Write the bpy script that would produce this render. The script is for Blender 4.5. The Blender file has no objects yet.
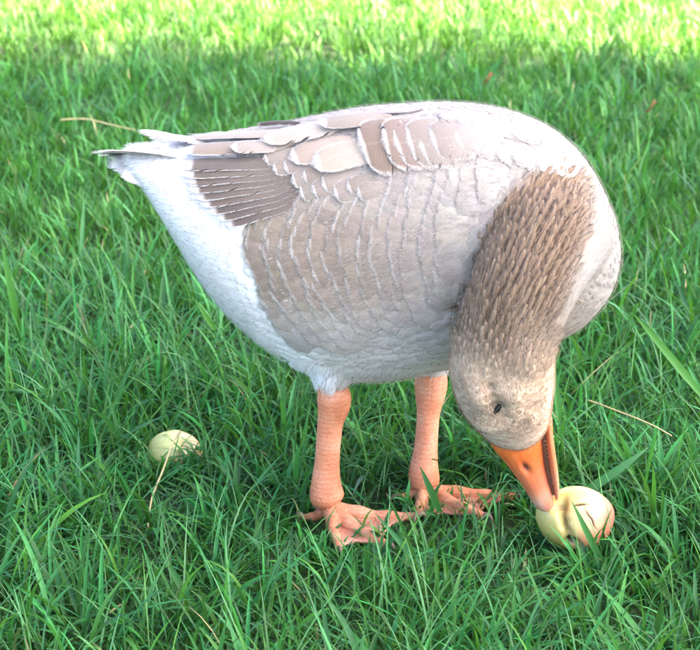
import bpy, bmesh, math, random
import numpy as np
from mathutils import Vector, Matrix
from mathutils.bvhtree import BVHTree

R = math.radians
random.seed(7)
rng = np.random.default_rng(11)
scene = bpy.context.scene
col = scene.collection

# ------------------------------------------------------------------ camera
PITCH, CAM_Y, CAM_Z, FPX = R(22), -1.697, 0.905, 1646.6
cam_d = bpy.data.cameras.new('camera')
cam = bpy.data.objects.new('camera', cam_d); col.objects.link(cam)
cam.location = (0, CAM_Y, CAM_Z); cam.rotation_euler = (R(90) - PITCH, 0, 0)
cam_d.sensor_width = 36; cam_d.lens = 36 * FPX / 700; cam_d.clip_end = 1000; cam_d.clip_start = 0.02
cam_d.dof.use_dof = True; cam_d.dof.focus_distance = 1.72; cam_d.dof.aperture_fstop = 13
scene.camera = cam

# ------------------------------------------------------------------ sky, sun, exposure
SUN_EL, SUN_AZ = R(48), R(105)           # the sun stands high on the right, a little on the camera's side
world = bpy.data.worlds.new('World'); scene.world = world; world.use_nodes = True
wn = world.node_tree
sky = wn.nodes.new('ShaderNodeTexSky'); sky.sky_type = 'NISHITA'; sky.sun_disc = False
sky.sun_elevation = SUN_EL; sky.sun_rotation = SUN_AZ; sky.air_density = 0.36; sky.dust_density = 2.6; sky.ozone_density = 0.0
bg = wn.nodes['Background']; bg.inputs['Strength'].default_value = 0.08
wn.links.new(sky.outputs[0], bg.inputs['Color'])
sun_d = bpy.data.lights.new('sun', 'SUN'); sun_d.energy = 5.0; sun_d.angle = R(0.53); sun_d.color = (1, .90, .70)
sun = bpy.data.objects.new('sun', sun_d); col.objects.link(sun)
SUN_DIR = Vector((math.sin(SUN_AZ) * math.cos(SUN_EL), math.cos(SUN_AZ) * math.cos(SUN_EL), math.sin(SUN_EL)))
sun.rotation_euler = SUN_DIR.to_track_quat('Z', 'Y').to_euler()
sun.location = SUN_DIR * 30
scene.view_settings.view_transform = 'Standard'; scene.view_settings.look = 'None'
scene.view_settings.gamma = 1; scene.view_settings.use_curve_mapping = False
scene.view_settings.exposure = 4.5
scene.cycles.use_denoising = True
scene.cycles.transparent_max_bounces = 24
scene.cycles.max_bounces = 8; scene.cycles.diffuse_bounces = 4; scene.cycles.transmission_bounces = 6

# ------------------------------------------------------------------ helpers
CP, SP = math.cos(PITCH), math.sin(PITCH)
def at(px, py, Y):
    """world point that lies in the vertical plane y = Y (used to read sizes off the photograph)"""
    dx = (px - 350) / FPX; dy = -(py - 325) / FPX
    d = Vector((dx, CP + dy * SP, -SP + dy * CP))
    t = (Y - CAM_Y) / d.y
    return Vector((0, CAM_Y, CAM_Z)) + d * t
def px_of(p):
    v = (p[0], p[1] - CAM_Y, p[2] - CAM_Z)
    z = v[1] * CP - v[2] * SP
    return 350 + FPX * v[0] / z, 325 - FPX * (v[1] * SP + v[2] * CP) / z
def scale_at(Y, py=325):
    p = at(350, py, Y); z = (p.y - CAM_Y) * CP - (p.z - CAM_Z) * SP
    return FPX / z
def lerp(a, b, t): return a + (b - a) * t
def smooth(a, b, x):
    t = min(1, max(0, (x - a) / (b - a))); return t * t * (3 - 2 * t)
def mixc(a, b, t): return tuple(lerp(x, y, t) for x, y in zip(a, b))

def tag(o, label=None, cat=None, group=None, kind=None):
    if label: o['label'] = label
    if cat: o['category'] = cat
    if group: o['group'] = group
    if kind: o['kind'] = kind
    return o
def link(name, me, mat, parent=None):
    o = bpy.data.objects.new(name, me); col.objects.link(o)
    if mat is not None and not me.materials: me.materials.append(mat)
    if parent is not None: o.parent = parent
    return o
def shade(me): me.polygons.foreach_set('use_smooth', np.ones(len(me.polygons), bool)); return me
def mesh_np(name, verts, quads, colors=None, uvs=None):
    """verts Nx3, quads Mx4, colors Nx4 (per vertex), uvs Nx2 (per vertex)"""
    verts = np.asarray(verts, np.float32); quads = np.asarray(quads, np.int32)
    me = bpy.data.meshes.new(name); n, m = len(verts), len(quads)
    me.vertices.add(n); me.vertices.foreach_set('co', verts.ravel())
    me.loops.add(m * 4); me.loops.foreach_set('vertex_index', quads.ravel())
    me.polygons.add(m); me.polygons.foreach_set('loop_start', np.arange(0, m * 4, 4, dtype=np.int32))
    me.update(calc_edges=True)
    if colors is not None:
        a = me.color_attributes.new('Col', 'FLOAT_COLOR', 'POINT')
        a.data.foreach_set('color', np.asarray(colors, np.float32).ravel())
    if uvs is not None:
        u = me.uv_layers.new(name='UV'); u.data.foreach_set('uv', np.asarray(uvs, np.float32)[quads.ravel()].ravel())
    return shade(me)
class Geo:
    """collects quads; builds one mesh"""
    def __init__(s): s.v, s.f, s.c, s.u, s.n = [], [], [], [], 0
    def add(s, v, f, c, u):
        s.v.append(np.asarray(v)); s.f.append(np.asarray(f) + s.n); s.c.append(np.asarray(c)); s.u.append(np.asarray(u)); s.n += len(v)
    def mesh(s, name): return mesh_np(name, np.concatenate(s.v), np.concatenate(s.f), np.concatenate(s.c), np.concatenate(s.u))

def loft_bm(bm, rings, cap=True):
    vr = [[bm.verts.new(p) for p in ring] for ring in rings]
    n = len(vr[0])
    for a, b in zip(vr, vr[1:]):
        for i in range(n): bm.faces.new((a[i], a[(i + 1) % n], b[(i + 1) % n], b[i]))
    if cap: bm.faces.new(list(reversed(vr[0]))); bm.faces.new(vr[-1])
def ring(c, a1, a2, r1, r2, n=32, ex=2.0):
    out = []
    for i in range(n):
        t = 2 * math.pi * i / n; cs, sn = math.cos(t), math.sin(t)
        cs = math.copysign(abs(cs) ** (2 / ex), cs); sn = math.copysign(abs(sn) ** (2 / ex), sn)
        out.append(c + a1 * (r1 * cs) + a2 * (r2 * sn))
    return out
def catmull(pts, sub):
    """pts: rows of floats; returns a denser smooth list"""
    P = np.asarray(pts, float); out = []
    for i in range(len(P) - 1):
        p0, p1, p2, p3 = P[max(i - 1, 0)], P[i], P[i + 1], P[min(i + 2, len(P) - 1)]
        for k in range(sub):
            t = k / sub
            out.append(.5 * (2 * p1 + (p2 - p0) * t + (2 * p0 - 5 * p1 + 4 * p2 - p3) * t * t + (3 * p1 - p0 - 3 * p2 + p3) * t ** 3))
    out.append(P[-1]); return np.array(out)
def tube_rings(path, n=16, ref=Vector((1, 0, 0)), rsq=None):
    """path rows: x y z r1 r2 ; rings perpendicular to the path"""
    P = [Vector(p[:3]) for p in path]; out = []
    for i, p in enumerate(P):
        t = (P[min(i + 1, len(P) - 1)] - P[max(i - 1, 0)]).normalized()
        a1 = (ref - t * ref.dot(t)).normalized(); a2 = t.cross(a1)
        out.append(ring(p, a1, a2, path[i][3], path[i][4], n))
    return out
def remeshed(bm, voxel, smooth_it, name):
    bmesh.ops.recalc_face_normals(bm, faces=bm.faces)
    me = bpy.data.meshes.new('t'); bm.to_mesh(me); bm.free()
    o = bpy.data.objects.new('t', me); col.objects.link(o)
    m = o.modifiers.new('r', 'REMESH'); m.mode = 'VOXEL'; m.voxel_size = voxel
    if smooth_it:
        s = o.modifiers.new('s', 'SMOOTH'); s.factor = .5; s.iterations = smooth_it
    dg = bpy.context.evaluated_depsgraph_get()
    res = bpy.data.meshes.new_from_object(o.evaluated_get(dg))
    bpy.data.objects.remove(o); bpy.data.meshes.remove(me)
    res.name = name; return shade(res)
def get_co(me):
    a = np.empty(len(me.vertices) * 3, np.float32); me.vertices.foreach_get('co', a); return a.reshape(-1, 3)
def get_no(me):
    a = np.empty(len(me.vertices) * 3, np.float32); me.vertices.foreach_get('normal', a); return a.reshape(-1, 3)
def set_col(me, c):
    a = me.color_attributes.new('Col', 'FLOAT_COLOR', 'POINT'); a.data.foreach_set('color', np.asarray(c, np.float32).ravel())

# ------------------------------------------------------------------ materials
class NT:
    def __init__(s, name):
        s.m = bpy.data.materials.new(name); s.m.use_nodes = True; s.t = s.m.node_tree
        s.b = s.t.nodes['Principled BSDF']; s.out = s.t.nodes['Material Output']
    def n(s, typ, **kw):
        nd = s.t.nodes.new(typ)
        for k, v in kw.items(): setattr(nd, k, v)
        return nd
    def l(s, a, b): s.t.links.new(a, b)
    def val(s, sock, v):
        if hasattr(v, 'is_output') or isinstance(v, bpy.types.NodeSocket): s.l(v, sock)
        else: sock.default_value = v
    def math(s, op, a, b=0.0, c=None, clamp=False):
        nd = s.n('ShaderNodeMath', operation=op, use_clamp=clamp)
        s.val(nd.inputs[0], a); s.val(nd.inputs[1], b)
        if c is not None: s.val(nd.inputs[2], c)
        return nd.outputs[0]
    def mix(s, f, a, b, blend='MIX'):
        nd = s.n('ShaderNodeMix', data_type='RGBA', blend_type=blend)
        s.val(nd.inputs[0], f); s.val(nd.inputs[6], a); s.val(nd.inputs[7], b)
        return nd.outputs[2]
    def noise(s, scale, vec=None, detail=3.0, rough=.5):
        nd = s.n('ShaderNodeTexNoise'); nd.inputs['Scale'].default_value = scale
        nd.inputs['Detail'].default_value = detail; nd.inputs['Roughness'].default_value = rough
        if vec is not None: s.l(vec, nd.inputs['Vector'])
        return nd.outputs[0]
    def ramp(s, fac, stops):
        nd = s.n('ShaderNodeValToRGB'); e = nd.color_ramp.elements
        while len(e) < len(stops): e.new(.5)
        for el, (p, c) in zip(e, stops): el.position = p; el.color = (*c, 1) if len(c) == 3 else c
        s.l(fac, nd.inputs[0]); return nd.outputs[0]
    def maprange(s, v, a, b, c=0, d=1):
        nd = s.n('ShaderNodeMapRange', interpolation_type='SMOOTHSTEP'); s.val(nd.inputs[0], v)
        for i, x in zip((1, 2, 3, 4), (a, b, c, d)): nd.inputs[i].default_value = x
        return nd.outputs[0]
    def bump(s, h, strength, dist):
        nd = s.n('ShaderNodeBump'); nd.inputs['Strength'].default_value = strength
        nd.inputs['Distance'].default_value = dist; s.l(h, nd.inputs['Height']); return nd.outputs[0]
    def obj(s): return s.n('ShaderNodeTexCoord').outputs['Object']
    def attr(s): return s.n('ShaderNodeAttribute', attribute_name='Col')

def mat_soil():
    k = NT('soil_and_thatch'); o = k.obj()
    n1 = k.noise(60, o, 6, .65); n2 = k.noise(2.2, o, 3)
    c = k.ramp(n1, [(.3, (.012, .016, .006)), (.55, (.03, .045, .014)), (.75, (.06, .055, .025))])
    c = k.mix(k.maprange(n2, .4, .65, .2, .7), c, (.03, .085, .016, 1))
    k.l(c, k.b.inputs['Base Color']); k.b.inputs['Roughness'].default_value = .95
    k.l(k.bump(n1, .8, .01), k.b.inputs['Normal']); return k.m
def mat_grass(name='grass_blade'):
    k = NT(name); a = k.attr(); uv = k.n('ShaderNodeUVMap').outputs[0]
    sep = k.n('ShaderNodeSeparateXYZ'); k.l(uv, sep.inputs[0])
    rib = k.math('SINE', k.math('MULTIPLY', sep.outputs[1], 44.0))          # fine veins along the blade
    n = k.noise(140, k.obj(), 2)
    c = k.mix(k.math('MULTIPLY', n, .25), a.outputs['Color'], (.05, .11, .012, 1), 'MIX')
    c = k.mix(k.maprange(rib, -1, 1, 0, .22), c, (.01, .03, .006, 1))
    b = k.b; k.l(c, b.inputs['Base Color']); b.inputs['Roughness'].default_value = .42
    b.inputs['Specular IOR Level'].default_value = .30
    k.l(k.bump(rib, .25, .0004), b.inputs['Normal'])
    tr = k.n('ShaderNodeBsdfTranslucent'); k.l(k.mix(.65, c, (.13, .36, .02, 1), 'MIX'), tr.inputs[0])
    mx = k.n('ShaderNodeMixShader'); mx.inputs[0].default_value = .26
    k.l(b.outputs[0], mx.inputs[1]); k.l(tr.outputs[0], mx.inputs[2]); k.l(mx.outputs[0], k.out.inputs[0])
    return k.m
def mat_feather():
    """Col = vane colour, its alpha = how pale the rim is; UV = along the shaft, across the vane"""
    k = NT('feather_vane'); a = k.attr(); uv = k.n('ShaderNodeUVMap').outputs[0]
    sep = k.n('ShaderNodeSeparateXYZ'); k.l(uv, sep.inputs[0]); U, V = sep.outputs[0], sep.outputs[1]
    av = k.math('ABSOLUTE', k.math('SUBTRACT', k.math('MULTIPLY', V, 2.0), 1.0))
    o = k.obj(); nz = k.noise(90, o, 3); nf = k.noise(420, o, 2)
    ut = k.maprange(U, .55, 1.0)
    edge = k.math('MAXIMUM', k.math('POWER', av, 1.6), k.math('MULTIPLY', ut, 1.0))
    edge = k.math('ADD', edge, k.math('MULTIPLY', k.math('SUBTRACT', nz, .5), .16))
    rim = k.maprange(edge, .70, .93)
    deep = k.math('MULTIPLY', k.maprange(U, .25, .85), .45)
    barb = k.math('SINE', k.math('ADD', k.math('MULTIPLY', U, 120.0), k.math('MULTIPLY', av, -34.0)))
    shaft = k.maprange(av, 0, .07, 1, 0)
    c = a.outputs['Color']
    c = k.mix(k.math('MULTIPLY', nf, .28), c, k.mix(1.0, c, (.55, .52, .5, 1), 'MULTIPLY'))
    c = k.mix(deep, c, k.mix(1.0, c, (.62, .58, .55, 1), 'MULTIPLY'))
    c = k.mix(k.math('MULTIPLY', rim, a.outputs['Alpha']), c, (.70, .655, .60, 1))
    c = k.mix(k.maprange(barb, -1, 1, 0, .05), c, k.mix(1.0, c, (.4, .36, .33, 1), 'MULTIPLY'))
    c = k.mix(k.math('MULTIPLY', shaft, .04), c, (.7, .64, .56, 1))
    b = k.b; k.l(c, b.inputs['Base Color']); b.inputs['Roughness'].default_value = .75
    b.inputs['Specular IOR Level'].default_value = .1
    b.inputs['Sheen Weight'].default_value = .15; b.inputs['Sheen Roughness'].default_value = .5
    k.l(k.bump(k.math('ADD', k.math('MULTIPLY', barb, .12), nf), .45, .0010), b.inputs['Normal'])
    # frayed rim: barbs end raggedly
    fr = k.math('ADD', k.math('MAXIMUM', av, k.maprange(U, .5, 1.0)), k.math('MULTIPLY', k.math('SUBTRACT', nf, .5), .16))
    rnd = k.n('ShaderNodeObjectInfo').outputs['Random']
    cv = k.n('ShaderNodeCombineXYZ'); k.l(k.math('SUBTRACT', k.math('MULTIPLY', U, 5.0), k.math('MULTIPLY', av, 1.3)), cv.inputs[0])
    k.l(k.math('MULTIPLY', rnd, 60.0), cv.inputs[1]); k.l(k.math('GREATER_THAN', V, .5), cv.inputs[2])
    gap = k.math('MULTIPLY', k.maprange(k.noise(3.0, cv.outputs[0], 1), .60, .70), k.maprange(av, .35, .95))
    fr = k.math('ADD', fr, k.math('MULTIPLY', gap, .30))
    cut = k.maprange(fr, .80, 1.06)
    tp = k.n('ShaderNodeBsdfTransparent'); mx = k.n('ShaderNodeMixShader')
    k.l(cut, mx.inputs[0]); k.l(b.outputs[0], mx.inputs[1]); k.l(tp.outputs[0], mx.inputs[2]); k.l(mx.outputs[0], k.out.inputs[0])
    return k.m
def mat_down(name='down', rough=.85):
    k = NT(name); a = k.attr(); o = k.obj()
    n = k.noise(260, o, 4, .6); n2 = k.noise(45, o, 2)
    c = k.mix(k.maprange(n, .35, .7, 0, .45), a.outputs['Color'], k.mix(1.0, a.outputs['Color'], (.68, .62, .56, 1), 'MULTIPLY'))
    c = k.mix(k.maprange(n2, .5, .8, 0, .2), c, k.mix(1.0, c, (.7, .66, .62, 1), 'MULTIPLY'))
    k.l(c, k.b.inputs['Base Color']); k.b.inputs['Roughness'].default_value = rough
    k.b.inputs['Specular IOR Level'].default_value = .15
    k.b.inputs['Sheen Weight'].default_value = .2
    k.l(k.bump(n, .5, .0015), k.b.inputs['Normal']); return k.m
def mat_fuzz():
    k = NT('fuzz_barbs'); a = k.attr(); k.l(a.outputs['Color'], k.b.inputs['Base Color'])
    k.b.inputs['Roughness'].default_value = .8; k.b.inputs['Specular IOR Level'].default_value = .15
    tr = k.n('ShaderNodeBsdfTranslucent'); k.l(a.outputs['Color'], tr.inputs[0])
    mx = k.n('ShaderNodeMixShader'); mx.inputs[0].default_value = .3
    k.l(k.b.outputs[0], mx.inputs[1]); k.l(tr.outputs[0], mx.inputs[2]); k.l(mx.outputs[0], k.out.inputs[0]); return k.m
def mat_skin(name, base, dark, pale, scale=1.0, rough=.5, rings=0):
    k = NT(name); o = k.obj()
    n = k.noise(38 * scale, o, 4, .6); vor = k.n('ShaderNodeTexVoronoi', feature='DISTANCE_TO_EDGE'); vor.inputs['Scale'].default_value = 330 * scale
    mp = k.n('ShaderNodeMapping'); mp.inputs['Scale'].default_value = (1, 1, .8); k.l(o, mp.inputs[0])
    nd = k.noise(60, o, 2); off = k.n('ShaderNodeVectorMath', operation='SCALE'); 
    k.l(mp.outputs[0], vor.inputs['Vector'])
    c = k.ramp(n, [(.28, dark), (.5, base), (.74, pale)])
    e = k.maprange(vor.outputs['Distance'], 0, .12)
    c = k.mix(k.math('MULTIPLY', k.math('SUBTRACT', 1.0, e), .35), c, k.mix(1.0, c, (.62, .42, .36, 1), 'MULTIPLY'))
    h = e
    if rings:
        sp = k.n('ShaderNodeSeparateXYZ'); k.l(o, sp.inputs[0])
        w = k.math('SINE', k.math('ADD', k.math('MULTIPLY', sp.outputs[2], rings), k.math('MULTIPLY', nd, 7.0)))
        h = k.math('ADD', k.math('MULTIPLY', e, .6), k.math('MULTIPLY', w, .16))
        c = k.mix(k.maprange(w, -1, -.2, .16, 0), c, k.mix(1.0, c, (.66, .42, .36, 1), 'MULTIPLY'))
    k.l(c, k.b.inputs['Base Color']); k.b.inputs['Roughness'].default_value = rough
    k.b.inputs['Subsurface Weight'].default_value = .12; k.b.inputs['Subsurface Radius'].default_value = (.006, .002, .001)
    k.b.inputs['Subsurface Scale'].default_value = .6
    k.l(k.bump(h, .5, .0012), k.b.inputs['Normal']); return k.m
def mat_plain(name, c, rough=.5, spec=.5, var=.3, scale=120):
    k = NT(name); n = k.noise(scale, k.obj(), 4)
    k.l(k.mix(k.maprange(n, .3, .75, 0, var), (*c, 1), tuple(x * .45 for x in c) + (1,)), k.b.inputs['Base Color'])
    k.b.inputs['Roughness'].default_value = rough; k.b.inputs['Specular IOR Level'].default_value = spec; return k.m
def mat_attr(name, rough=.4, spec=.5, scale=200):
    k = NT(name); a = k.attr(); n = k.noise(scale, k.obj(), 4, .6)
    k.l(k.mix(k.maprange(n, .35, .8, 0, .35), a.outputs['Color'], k.mix(1.0, a.outputs['Color'], (.7, .62, .45, 1), 'MULTIPLY')), k.b.inputs['Base Color'])
    k.b.inputs['Roughness'].default_value = rough; k.b.inputs['Specular IOR Level'].default_value = spec
    k.l(k.maprange(n, .3, .7, rough - .08, rough + .22), k.b.inputs['Roughness'])
    k.b.inputs['Subsurface Weight'].default_value = .1; k.b.inputs['Subsurface Radius'].default_value = (.006, .004, .002)
    k.l(k.bump(n, .15, .001), k.b.inputs['Normal']); return k.m

M_SOIL, M_GRASS, M_FEATHER, M_DOWN, M_FUZZ = mat_soil(), mat_grass(), mat_feather(), mat_down(), mat_fuzz()
M_LEG = mat_skin('orange_leg_skin', (.60, .23, .108), (.46, .14, .06), (.64, .33, .20), 1, .5, rings=1150)
M_WEB = mat_skin('pink_web_skin', (.54, .22, .14), (.40, .12, .075), (.58, .33, .25), .8, .5)
M_CLAW = mat_plain('claw_horn', (.24, .15, .10), .4)
M_BEAK = mat_attr('beak_horn', .38, .5, 70)
M_MOUTH = mat_plain('mouth_lining', (.17, .075, .045), .45)
M_LAMELLA = mat_plain('lamella_horn', (.36, .22, .12), .4)
M_EYE = mat_plain('dark_eye', (.012, .008, .006), .45, .3, 0)
M_APPLE = mat_attr('apple_skin', .3, .5, 160)
M_STRAW = mat_plain('dry_straw', (.52, .42, .20), .6, .3, .4, 60)
M_DEAD = mat_plain('dead_leaf', (.16, .075, .03), .7, .3, .5, 90)

# ------------------------------------------------------------------ ground sheet
def ground():
    bm = bmesh.new(); xs = [-150, -40, -12, -6] + list(np.arange(-4, 4.01, .25)) + [6, 12, 40, 150]
    ys = [-150, -40, -12, -6] + list(np.arange(-3, 6.01, .25)) + [9, 14, 40, 150]
    g = [[bm.verts.new((x, y, -.004 * (1 + math.sin(x * 2.1 + y) * math.cos(y * 1.7)))) for x in xs] for y in ys]
    for j in range(len(ys) - 1):
        for i in range(len(xs) - 1): bm.faces.new((g[j][i], g[j][i + 1], g[j + 1][i + 1], g[j + 1][i]))
    me = bpy.data.meshes.new('ground'); bm.to_mesh(me); bm.free(); shade(me)
    return tag(link('ground', me, M_SOIL), 'dark soil and thatch under the lawn', 'ground', kind='structure')
ground()

# ------------------------------------------------------------------ unseen tree added for its shade (outside the frame, to the right)
def tree():
    S = SUN_DIR; sh = Vector((-.1, -.1, 0)); hc = 7.8
    c = sh + S * (hc / S.z); base = Vector((c.x, c.y, 0))
    root = bpy.data.objects.new('added_shade_tree', None); col.objects.link(root); root.location = base
    tag(root, 'unseen round-crowned tree added outside the frame to shade the goose', 'tree')
    bark = mat_plain('bark', (.11, .075, .05), .9, .2, .7, 25)
    bm = bmesh.new(); rnd = random.Random(3)
    path = catmull([(0, 0, -.05, .34, .34), (.03, 0, .5, .25, .25), (.05, .05, 2.2, .21, .21), (0, .1, 4.2, .17, .17), (.1, 0, 6.3, .1, .1), (0, 0, 10.2, .03, .03)], 5)
    loft_bm(bm, tube_rings(path, 14)); ends = []
    for i in range(16):
        a = i * 2.399; z0 = 5.0 + i * .24; ln = 2.2 - abs(i - 6) * .1
        p0 = Vector((.05, .05, z0)); d = Vector((math.cos(a), math.sin(a), .45 + .03 * i))
        pts = [(*(p0 + d * (ln * t) + Vector((rnd.uniform(-.15, .15), rnd.uniform(-.15, .15), -.25 * t * t)) * (1 if t else 0)), lerp(.09, .012, t), lerp(.09, .012, t)) for t in (0, .33, .66, 1)]
        loft_bm(bm, tube_rings(catmull(pts, 3), 8, Vector((0, 0, 1))))
    me = bpy.data.meshes.new('trunk'); bm.to_mesh(me); bm.free(); link('trunk', shade(me), bark, root)
    n = 70000; r = np.random.default_rng(5)
    cl = r.normal(size=(240, 3)); cl /= np.linalg.norm(cl, axis=1)[:, None]; cl *= (r.random((240, 1)) ** .45) * 2.1
    p = cl[r.integers(0, 240, n)] + r.normal(size=(n, 3)) * .36
    p *= np.minimum(1, 3.1 / np.linalg.norm(p, axis=1))[:, None]; p += np.array([0, 0, hc]); 
    d = r.normal(size=(n, 3)); d /= np.linalg.norm(d, axis=1)[:, None]; e = np.cross(d, r.normal(size=(n, 3))); e /= np.linalg.norm(e, axis=1)[:, None]
    L = r.uniform(.09, .16, (n, 1)); w = L * .36
    v = np.stack([p, p + d * L * .5 + e * w, p + d * L, p + d * L * .5 - e * w], 1).reshape(-1, 3)
    cc = np.repeat(np.concatenate([np.array([.045, .10, .02]) * r.uniform(.6, 1.4, (n, 1)), np.ones((n, 1))], 1), 4, 0)
    uv = np.tile([[0, .5], [.5, 1], [1, .5], [.5, 0]], (n, 1))
    me = mesh_np('crown', v, np.arange(n * 4).reshape(-1, 4), cc, uv)
    tag(link('crown', me, mat_grass('tree_leaf'), root), kind='stuff')
tree()

# ------------------------------------------------------------------ goose: body
YC = -0.012                                     # the bird's plane of symmetry
COLS = [  # photo column, top row, bottom row, half width in metres
 (128, 146, 166, .020), (145, 143, 185, .038), (165, 140, 216, .056), (185, 138, 250, .070), (210, 134, 290, .084), (240, 128, 324, .096), (280, 121, 354, .108),
 (320, 112, 373, .117), (360, 104, 379, .122), (400, 100, 376, .125), (440, 98, 368, .125), (480, 101, 361, .122), (520, 111, 353, .114),
 (555, 129, 341, .101), (582, 156, 326, .084), (602, 190, 305, .062), (613, 218, 285, .040), (619, 245, 262, .014)]
NECK = [  # photo column, row, y, half width (px), half depth (m)
 (556, 236, -.015, 62, .062), (554, 233, -.068, 58, .058), (547, 246, -.120, 54, .054), (528, 283, -.160, 51, .051), (510, 325, -.178, 50, .049),
 (502, 360, -.181, 52, .047), (505, 390, -.176, 49, .043), (511, 410, -.166, 41, .037), (517, 425, -.155, 32, .029), (521, 434, -.147, 21, .02)]
neck_w = []
for (px, py, Y, r1, r2) in NECK:
    p = at(px, py, Y); neck_w.append((p.x, p.y, p.z, r1 / scale_at(Y, py), r2))
NECK_PATH = catmull(neck_w, 6)
def build_body():
    bm = bmesh.new(); rings = []
    for row in catmull(COLS, 3):
        px, t, b, hw = row
        pt, pb = at(px, t, YC), at(px, b, YC); c = (pt + pb) * .5
        e = (pt - pb).length * .5 * CP + 1e-4          # half extent seen across the line of sight
        a = math.sqrt(max(e * e - (hw * SP) ** 2, 1e-6)) / CP
        rings.append(ring(Vector((c.x, YC, c.z)), Vector((0, 1, 0)), Vector((0, 0, 1)), hw, max(a, .004), 40, 2.15))
    loft_bm(bm, rings)
    loft_bm(bm, tube_rings(NECK_PATH, 32))
    for pts in ([(350, 318, -.050, 50, .045), (342, 343, -.058, 40, .040), (335, 365, -.062, 27, .029), (332, 384, -.062, 16.5, .018)],
                [(428, 310, .045, 40, .038), (430, 345, .042, 30, .032), (431, 364, .037, 22, .023), (431, 374, .035, 17, .019)]):
        rows = []
        for (px, py, Y, r1, r2) in pts:
            p = at(px, py, Y); rows.append((p.x, p.y, p.z, r1 / scale_at(Y, py), r2))
        loft_bm(bm, tube_rings(catmull(rows, 4), 20))
    me = remeshed(bm, .003, 10, 'body')
    return me
body_me = build_body()

EYE = at(497, 409, -.2)
_b0 = BVHTree.FromPolygons([v.co for v in body_me.vertices], [tuple(p.vertices) for p in body_me.polygons])
def cam_hit(px, py, tree):
    o = Vector((0, CAM_Y, CAM_Z)); d = (at(px, py, 0) - o).normalized()
    loc, nor, i, dist = tree.ray_cast(o, d)
    return loc, nor
# sculpt the face: eye socket, brow, cheek
co, no = get_co(body_me).copy(), get_no(body_me)
def push(px, py, rad, amt):
    loc, nor = cam_hit(px, py, _b0)
    d2 = ((co - np.array(loc)) ** 2).sum(1)
    global co_new
    co_new += np.array(nor) * (amt * np.exp(-d2 / (rad * rad)))[:, None]
co_new = co.copy()
push(498, 408, .0075, -.0075); push(490, 388, .0055, -.0055); push(494, 398, .0055, -.006); push(505, 419, .007, -.004)
push(479, 398, .014, .0060); push(515, 396, .013, .0055); push(530, 365, .022, .0075); push(523, 425, .008, -.004); push(482, 425, .012, .004); push(468, 372, .016, .003); push(535, 410, .012, -.004)
body_me.vertices.foreach_set('co', co_new.astype(np.float32).ravel()); body_me.update()
BV = BVHTree.FromPolygons([v.co for v in body_me.vertices], [tuple(p.vertices) for p in body_me.polygons])
EYE_P, EYE_N = cam_hit(498, 408, BV)

# ------------------------------------------------------------------ plumage colours (albedo; shade mixed in under the breast)
WHITE, GREYW, TAUPE, LIL, CREAM = (.80, .785, .76), (.46, .432, .40), (.28, .225, .175), (.33, .297, .268), (.30, .270, .242)
BROWN, DBROWN, TAN = (.235, .158, .100), (.045, .027, .016), (.66, .50, .36)
NP3 = NECK_PATH[:, :3]
def neck_param(p):
    d = NP3 - np.array(p)[None]; q = (d * d).sum(1); i = int(q.argmin())
    return i / 6.0, math.sqrt(q[i]), NECK_PATH[i]
def plumage(p):
    """returns (colour, rim paleness, zone) for a point on the body"""
    x, y, z = p
    t, d, row = neck_param(p)
    yy = YC - abs(y - YC)
    bx, by = px_of((x, yy, z))
    nx, ny = px_of(p)
    # white rear: left of the flank line
    line = np.interp(by, [150, 190, 240, 300, 355, 375], [256, 258, 268, 290, 322, 336])
    w = 1 - smooth(line - 2, line + 3, bx)
    flank = mixc(TAUPE, LIL, smooth(330, 470, bx) * .75 + .1)
    flank = mixc(flank, LIL, smooth(215, 165, by) * .8)
    flank = mixc(flank, GREYW, smooth(290, 345, by - (bx - 330) * -.10) * .9)
    c = mixc(flank, CREAM, smooth(500, 570, bx) * smooth(140, 230, by))
    c = mixc(c, mixc(LIL, GREYW, .15), smooth(150, 105, by) * .8)
    c = mixc(c, (.22, .18, .14), smooth(285, 335, by) * smooth(520, 560, bx) * .8)  # shade on the underside of the breast, put into the colour
    rim = .55
    if by > 335 and bx < 480: c = mixc(c, (.60, .57, .53), .7 * smooth(335, 355, by)); rim = .2
    if w > 0: c = mixc(c, WHITE, w); rim = lerp(rim, .3, w)
    zone = 'body'
    if t > .7 and d < row[3] * 1.42 + .004 and y < -.06 and (t < 2.2 or y < row[1] + row[4] * .95):
        f = smooth(.75, 1.5, t) * (1 - smooth(row[3] * 1.0, row[3] * 1.36, d) * (1 - smooth(3.6, 4.2, t)))
        # the brown fades out towards the breast on the right-hand side
        f *= 1 - smooth(20, 52, nx - np.interp(ny, [190, 240, 300, 340, 420], [556, 546, 524, 508, 507])) * smooth(380, 335, ny)
        hd = smooth(4.0, 5.3, t)
        nc = mixc(BROWN, TAN, hd)
        c = mixc(c, nc, f); rim = lerp(rim, .15, f)
        zone = 'head' if t > 4.75 else ('neck' if f > .3 else 'body')
    return c, rim, zone
def flow(p):
    """the way feathers lie at p"""
    t, d, row = neck_param(p)
    yy = YC - abs(p[1] - YC); bx, by = px_of((p[0], yy, p[2]))
    v = Vector((-1, 0, -.28 * smooth(140, 260, by)))
    if bx > 560: v = mixc(v, (-.75, 0, .25), smooth(560, 615, bx)); v = Vector(v)
    if bx < 260: v = Vector((-1, 0, .45 * smooth(200, 300, by)))
    if p[2] < at(330, 350, -.06).z and 290 < bx < 470: v = Vector((-.35, 0, -1))
    if t > .7 and d < row[3] * 1.3 + .004 and p[1] < -.06:
        i = max(1, min(len(NP3) - 2, int(t * 6))); tv = NP3[i - 1] - NP3[i + 1]; tv = Vector(tv).normalized()
        v = v.normalized().lerp(tv, smooth(.8, 1.6, t))
    return v.normalized()

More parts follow.
